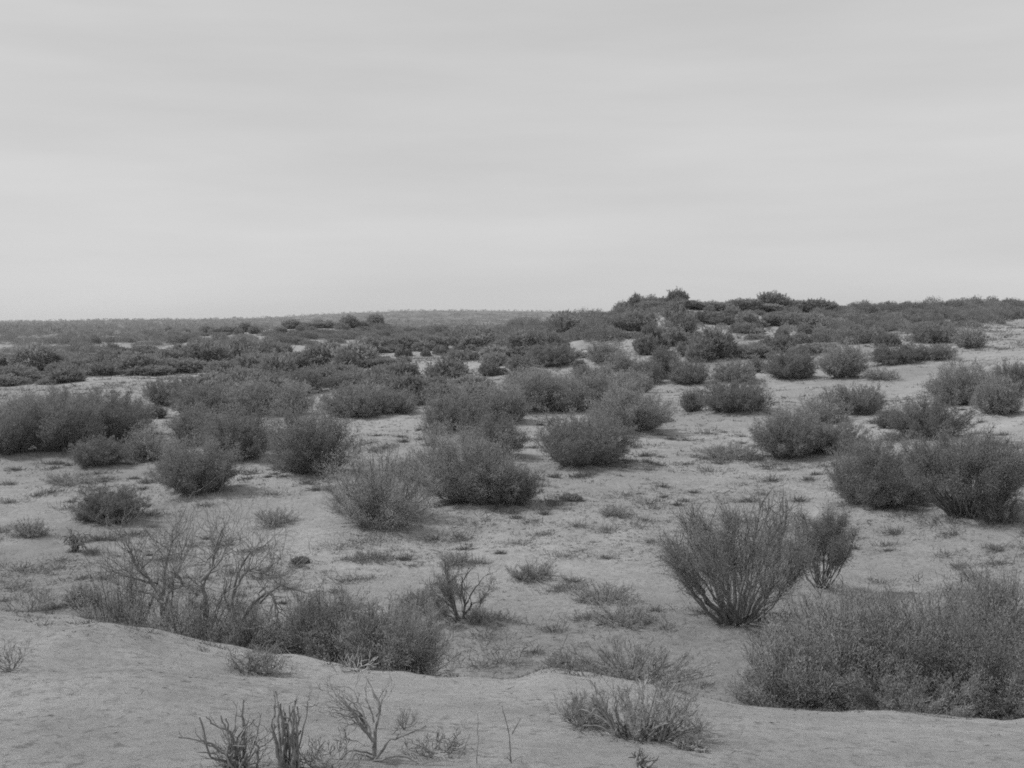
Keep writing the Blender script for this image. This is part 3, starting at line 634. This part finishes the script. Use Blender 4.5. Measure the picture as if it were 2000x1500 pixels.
# (x0, x1, base row at x0, base row at x1, row jitter, count, width px, height px, label)
BANDS = [
 (0, 60, 752, 748, 3, 3, 60, 26, 'dark low bush in the short strip at the left edge of the bright sand flat'),
 (95, 145, 750, 746, 2, 2, 50, 24, 'bush in the short strip standing out on the bright sand flat'),
 (0, 230, 718, 726, 7, 9, 66, 32, 'bush in the dark band just beyond the bright sand flat, left part'),
 (190, 430, 728, 720, 8, 11, 66, 34, 'bush in the dark band just beyond the bright sand flat, right part'),
 (430, 560, 735, 725, 7, 6, 60, 34, 'bush beyond the middle-left thicket, where the dark band ends'),
 (0, 200, 697, 692, 4, 8, 60, 20, None),
 (210, 480, 692, 704, 9, 12, 50, 24, 'bush in the second dark band left of centre'),
 (470, 760, 706, 718, 11, 15, 58, 30, 'bush in the broad dark belt below the little tree-topped knoll'),
 (620, 930, 750, 768, 9, 16, 70, 42, 'bush in the wide thicket left of the bare sand patch'),
 (700, 930, 790, 788, 7, 8, 76, 46, 'bush in the front rank of the wide thicket left of the bare sand patch'),
 (340, 560, 785, 778, 8, 9, 76, 46, 'bush in the back ranks of the middle-left thicket'),
 (440, 640, 750, 740, 5, 6, 66, 34, 'bush between the middle-left thicket and the dark belt'),
 (700, 860, 690, 684, 4, 9, 44, 22, 'bush on the dark rise between the knoll and centre'),
 (900, 1120, 684, 694, 7, 14, 54, 30, 'bush in the dark wood before the foot of the right hill'),
 (900, 1180, 668, 662, 6, 15, 50, 24, None),
 (1090, 1260, 652, 640, 5, 10, 46, 26, 'bush climbing the left shoulder of the right hill'),
 (1250, 1345, 690, 660, 8, 8, 54, 40, 'bush in the dark column climbing the face of the right hill'),
 (1345, 1420, 708, 690, 8, 6, 60, 36, 'bush in the clump at the foot of the dark column on the right hill'),
 (1445, 1620, 695, 690, 5, 9, 48, 24, 'bush in the long low band across the right hill'),
 (1520, 1720, 672, 668, 6, 10, 46, 22, None),
 (1640, 1960, 648, 630, 7, 16, 44, 22, None),
 (1300, 1640, 632, 640, 6, 14, 48, 22, 'bush just under the crest of the right hill'),
 (1215, 1330, 612, 600, 2, 7, 40, 26, 'tall bush on the left end of the right hill crest'),
 (1330, 1650, 604, 608, 2, 15, 44, 22, 'rounded bush along the right hill crest'),
 (1650, 2000, 612, 600, 2, 36, 44, 19, None),
 (560, 740, 640, 640, 2, 8, 28, 16, 'small tree on top of the little knoll left of centre'),
 (280, 560, 652, 650, 3, 9, 26, 13, 'small round tree on the far rise left of the knoll'),
 (0, 560, 672, 670, 6, 22, 50, 16, None),
 (740, 1100, 650, 648, 3, 20, 34, 14, None),
 (900, 1210, 664, 660, 10, 34, 50, 24, None), (1000, 1200, 648, 640, 5, 18, 44, 20, None),
 (0, 500, 650, 646, 4, 40, 32, 10, None), (1660, 2000, 630, 618, 9, 38, 42, 18, None), (1250, 1660, 622, 626, 8, 16, 42, 18, None),
 (1230, 1690, 655, 660, 16, 12, 36, 16, None), (1225, 1340, 612, 600, 3, 14, 34, 22, None), (1100, 1215, 640, 622, 3, 10, 40, 22, None),
 (560, 900, 664, 660, 5, 22, 40, 13, None), (530, 820, 654, 650, 5, 46, 20, 8, None), (0, 1000, 668, 672, 9, 34, 34, 13, None), (0, 560, 656, 654, 3, 22, 26, 9, None), (700, 1120, 700, 696, 9, 20, 24, 11, None), (0, 330, 735, 730, 3, 22, 30, 15, None), (400, 900, 640, 640, 4, 30, 24, 10, None), (0, 420, 705, 704, 8, 24, 36, 12, None),
]
rng = np.random.default_rng(21); nb = 0; FAR = []
for bi, (x0, x1, r0_, r1_, jit, cnt, wp, hp, lab) in enumerate(BANDS):
    for k in range(cnt):
        t = (k + .5) / cnt + rng.normal(0, .3 / cnt); col = x0 + (x1 - x0) * t; row = r0_ + (r1_ - r0_) * t + rng.normal(0, jit * .6)
        loc, Y = place(col, row)
        W = wp * rng.uniform(.65, 1.3) / F * Y; H = hp * rng.choice([.55, .8, 1., 1.35]) * rng.uniform(.85, 1.15) / F * Y
        W = min(W, 8); H = min(H, 4)
        if lab is None: FAR.append((loc.x, loc.y, loc.z, W, H)); continue
        copy_shrub(int(rng.integers(0, 10)), loc - Vector((0, 0, .05)), W, H, rng.uniform(0, 6.28), lab, lab.replace('bush ', 'bushes ').replace('tree ', 'trees '),
                   'small tree' if 'tree on' in lab or 'round tree' in lab else 'shrub', 'small_tree' if ('tree on' in lab or 'round tree' in lab) else 'shrub')
        SPOTS.append((loc.x, loc.y, W / 2)); nb += 1
print('thing bands', nb, 'heroes', len(HERO), 'band bushes', nb)

# ------------------------------------------------------------------ ground sheet
# wind-blown sand heaped round the foot of every near shrub
gz0 = gz; MO = np.array([m for m in SPOTS if 18 < m[1] < 110])
def gz(x, y):
    x = np.asarray(x, float); y = np.asarray(y, float); z = gz0(x, y)
    for (mx, my, mw) in MO:
        q = ((x - mx) ** 2 + (y - my) ** 2) / (mw * 1.05 + .15) ** 2
        near = q < 6
        if near.any(): z = z + np.where(near, (.05 + .075 * mw) * np.exp(-q), 0)
    return z
th = np.concatenate([np.linspace(-math.pi, -.62, 60)[:-1], np.linspace(-.62, .62, 760), np.linspace(.62, math.pi, 60)[1:-1]])
rr = np.exp(np.linspace(math.log(1.5), math.log(4400), 760))
T_, R_ = np.meshgrid(th, rr)
gx, gy = R_ * np.sin(T_), R_ * np.cos(T_)
V = np.stack([gx.ravel(), gy.ravel(), gz(gx, gy).ravel()], 1)
V = np.vstack([V, [[0, 0, -1.6]]])
nT, nR = len(th), len(rr)
i = np.arange(nR - 1)[:, None] * nT; j = np.arange(nT)[None, :]; j2 = (j + 1) % nT
Q = np.stack([i + j, i + j2, i + nT + j2, i + nT + j], -1).reshape(-1, 4)[:, ::-1]
fan = np.stack([np.full(nT, len(V) - 1), (np.arange(nT) + 1) % nT, np.arange(nT)], 1)
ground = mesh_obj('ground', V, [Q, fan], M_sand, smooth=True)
tag(ground, kind='structure')

# ------------------------------------------------------------------ distant scrub that reads as one mass
def scatter_domes(n, rmin, rmax, umin, umax, seed, leaves_per, hm, dens):
    rng = np.random.default_rng(seed); P = []; 
    u = rng.uniform(umin, umax, n * 3); Y = np.exp(rng.uniform(math.log(rmin), math.log(rmax), n * 3)); x = u * Y
    keep = vnoise(x / 40, Y / 22, 77) + .5 > dens; x, Y = x[keep][:n], Y[keep][:n]; n = len(x)
    z = gz(x, Y); H = hm * rng.uniform(.6, 1.25, n); W = H * rng.uniform(1.1, 1.9, n)
    a = rng.uniform(0, 6.28, (n, leaves_per)); c = rng.uniform(-.1, 1, (n, leaves_per)); s = np.sqrt(np.clip(1 - c * c, 0, 1)); q = rng.uniform(.72, 1.05, (n, leaves_per))
    pts = np.stack([x[:, None] + s * np.cos(a) * q * W[:, None] / 2, Y[:, None] + s * np.sin(a) * q * W[:, None] / 2, z[:, None] + H[:, None] * (.15 + .8 * c * q)], -1).reshape(-1, 3)
    d = unit(np.stack([s * np.cos(a), s * np.sin(a), c + .8], -1).reshape(-1, 3) + rng.normal(0, .4, (n * leaves_per, 3)))
    sz = np.repeat(H, leaves_per)[:, None]
    return pts, d, sz, rng
Vs, Qs, As, off = [], [], [], 0
for (n, r0_, r1_, u0, u1, sd, lp, hm, dens) in [(500, 130, 330, -.75, .75, 31, 110, .9, .66), (1500, 330, 800, -.75, .75, 32, 46, 2.2, .35), (6500, 800, 2600, -.75, .75, 33, 16, 2.8, .15)]:
    p, d, sz, rg = scatter_domes(n, r0_, r1_, u0, u1, sd, lp, hm, dens)
    rad_ = .30 if lp > 100 else (.42 if lp > 30 else .6)
    v, q, a = leaves(p, d, sz * rad_, sz * rad_ * .25, rg)
    Vs.append(v); Qs.append(q + off); As.append(a); off += len(v)
FA = np.array(FAR); n = len(FA); rg = np.random.default_rng(12); lp = 2600
a = rg.uniform(0, 6.28, (n, lp)); c = rg.uniform(-.1, 1, (n, lp)); s_ = np.sqrt(np.clip(1 - c * c, 0, 1)); q_ = rg.uniform(.3, 1.0, (n, lp)) ** .5
ph = rg.uniform(0, 6.28, (n, 1)); q_ = q_ * (1 + .16 * np.sin(3 * a + ph) + .10 * np.sin(7 * a + 5 * c + 2 * ph))
pts = np.stack([FA[:, 0:1] + s_ * np.cos(a) * q_ * FA[:, 3:4] / 2, FA[:, 1:2] + s_ * np.sin(a) * q_ * FA[:, 3:4] / 2, FA[:, 2:3] + FA[:, 4:5] * (.08 + .85 * c * q_)], -1).reshape(-1, 3)
d = unit(np.stack([s_ * np.cos(a), s_ * np.sin(a), c + .8], -1).reshape(-1, 3) + rg.normal(0, .4, (n * lp, 3)))
v, q, a = leaves(pts, d, np.full((n * lp, 1), .17), np.full((n * lp, 1), .05), rg); Vs.append(v); Qs.append(q + off); As.append(a)
o = mesh_obj('distant_scrub', np.vstack(Vs), [np.vstack(Qs)], M_dark, attr=np.concatenate(As)); tag(o, 'dark mass of far-off scrub covering the rises and the distant ridge', 'scrub', kind='stuff')

# ------------------------------------------------------------------ dry grass, tufts and litter on the sand
rng = np.random.default_rng(55)
def tufts(n, r0_, r1_, hm, blades, dens, seed, power=1.0):
    rg = np.random.default_rng(seed)
    u = rg.uniform(-.6, .6, n * 4); Y = (rg.uniform(r0_ ** (2 - power), r1_ ** (2 - power), n * 4)) ** (1 / (2 - power)); x = u * Y
    keep = vnoise(x / 3.2, Y / 2.1, 91) + .5 * vnoise(x / 11, Y / 9, 92) + .5 + rg.normal(0, .1, len(x)) > dens
    x, Y = x[keep][:n], Y[keep][:n]; return x, Y
def blades(x, Y, hm, nb_, seed, flat=.5):
    rg = np.random.default_rng(seed); n = len(x); z = gz(x, Y); s = rg.uniform(.4, 1.3, n) * hm
    a = rg.uniform(0, 6.28, (n, nb_)); sp = np.abs(rg.normal(0, .8, (n, nb_))) * s[:, None] * rg.uniform(.5, 2.2, (n, 1))
    px = x[:, None] + np.cos(a) * sp; py = Y[:, None] + np.sin(a) * sp * .8
    p = np.stack([px, py, gz(px, py) - .004], -1).reshape(-1, 3)
    d = unit(np.stack([np.cos(a) * .7, np.sin(a) * .7, np.full_like(a, flat)], -1) + rg.normal(0, .8, a.shape + (3,))).reshape(-1, 3)
    d[:, 2] = np.abs(d[:, 2]); sz = np.repeat(s, nb_)[:, None]
    return leaves(p, d, sz * rg.uniform(.25, .8, (len(p), 1)), np.maximum(np.minimum(sz * .05, .0045), p[:, 1:2] / F * .42), rg)
Vs, Qs, As, off = [], [], [], 0
for (n, r0_, r1_, hm, nb_, dens, sd) in [(2600, 17, 40, .08, 26, .55, 1), (6500, 26, 75, .15, 20, .45, 2), (4500, 60, 140, .28, 16, .4, 3), (5200, 120, 300, .42, 16, .2, 4), (900, 90, 170, .7, 60, .3, 9), (700, 8, 15, .03, 14, .5, 5), (620, 18, 60, .34, 220, .3, 6), (420, 13.2, 15.6, .10, 40, -.5, 7)]:
    x, Y = tufts(n, r0_, r1_, hm, nb_, dens, sd)
    v, q, a = blades(x, Y, hm, nb_, sd + 50); Vs.append(v); Qs.append(q + off); As.append(a); off += len(v)
# fallen twigs and small litter lying flat
rg = np.random.default_rng(77); n = 9000
Yl = 8 * np.exp(rg.uniform(0, 1, n) ** .55 * math.log(45 / 8)); xl = rg.uniform(-.52, .52, n) * Yl
kp = vnoise(xl / 1.7, Yl / 1.3, 61) + .6 * vnoise(xl / 6, Yl / 5, 62) + rg.normal(0, .15, n) > .02; xl, Yl = xl[kp], Yl[kp]; n = len(xl)
al = rg.uniform(0, 6.28, n); d = unit(np.stack([np.cos(al), np.sin(al), rg.uniform(0, .25, n)], 1)); p = np.stack([xl, Yl, gz(xl, Yl) + .004], 1)
v, q, a = leaves(p, d, np.full((n, 1), .05) * rg.uniform(.3, 2.2, (n, 1)), np.full((n, 1), .0028) * rg.uniform(.5, 1.6, (n, 1)), rg)
Vs.append(v); Qs.append(q + off); As.append(a); off += len(v)
# litter and grass gathered round the shrubs
rg = np.random.default_rng(8); lx, ly = [], []
for (sx, sy, hw) in SPOTS:
    if sy < 90:
        m = int(14 + hw * 16); a = rg.uniform(0, 6.28, m); q = hw * rg.uniform(.3, 1.5, m); lx += list(sx + np.cos(a) * q); ly += list(sy + np.sin(a) * q)
v, q, a = blades(np.array(lx), np.array(ly), .10, 14, 99); Vs.append(v); Qs.append(q + off); As.append(a)
o = mesh_obj('dry_grass', np.vstack(Vs), [np.vstack(Qs)], M_dry, attr=np.concatenate(As)); tag(o, 'sparse dry grass, seedlings and litter scattered over the sand', 'dry grass', kind='stuff')

# ------------------------------------------------------------------ haze
hz = bpy.data.materials.new('haze'); hz.use_nodes = True; t = hz.node_tree; t.nodes.clear()
pv = N(t, 'ShaderNodeVolumePrincipled'); pv.inputs['Color'].default_value = grey(.97); pv.inputs['Density'].default_value = .00013; pv.inputs['Anisotropy'].default_value = .2
ho = N(t, 'ShaderNodeOutputMaterial'); t.links.new(pv.outputs[0], ho.inputs['Volume'])
X, z0, z1 = 4500, float(V[:, 2].min()) - 1, float(V[:, 2].max()) + 8
bv = np.array([(a, b, c) for c in (z0, z1) for a, b in ((-X, -X), (X, -X), (X, X), (-X, X))], float)
bf = np.array([(3, 2, 1, 0), (4, 5, 6, 7), (0, 1, 5, 4), (1, 2, 6, 5), (2, 3, 7, 6), (3, 0, 4, 7)])
o = mesh_obj('haze', bv, [bf], hz); tag(o, 'thin haze that pales the far plain and ridge', 'haze', kind='stuff')
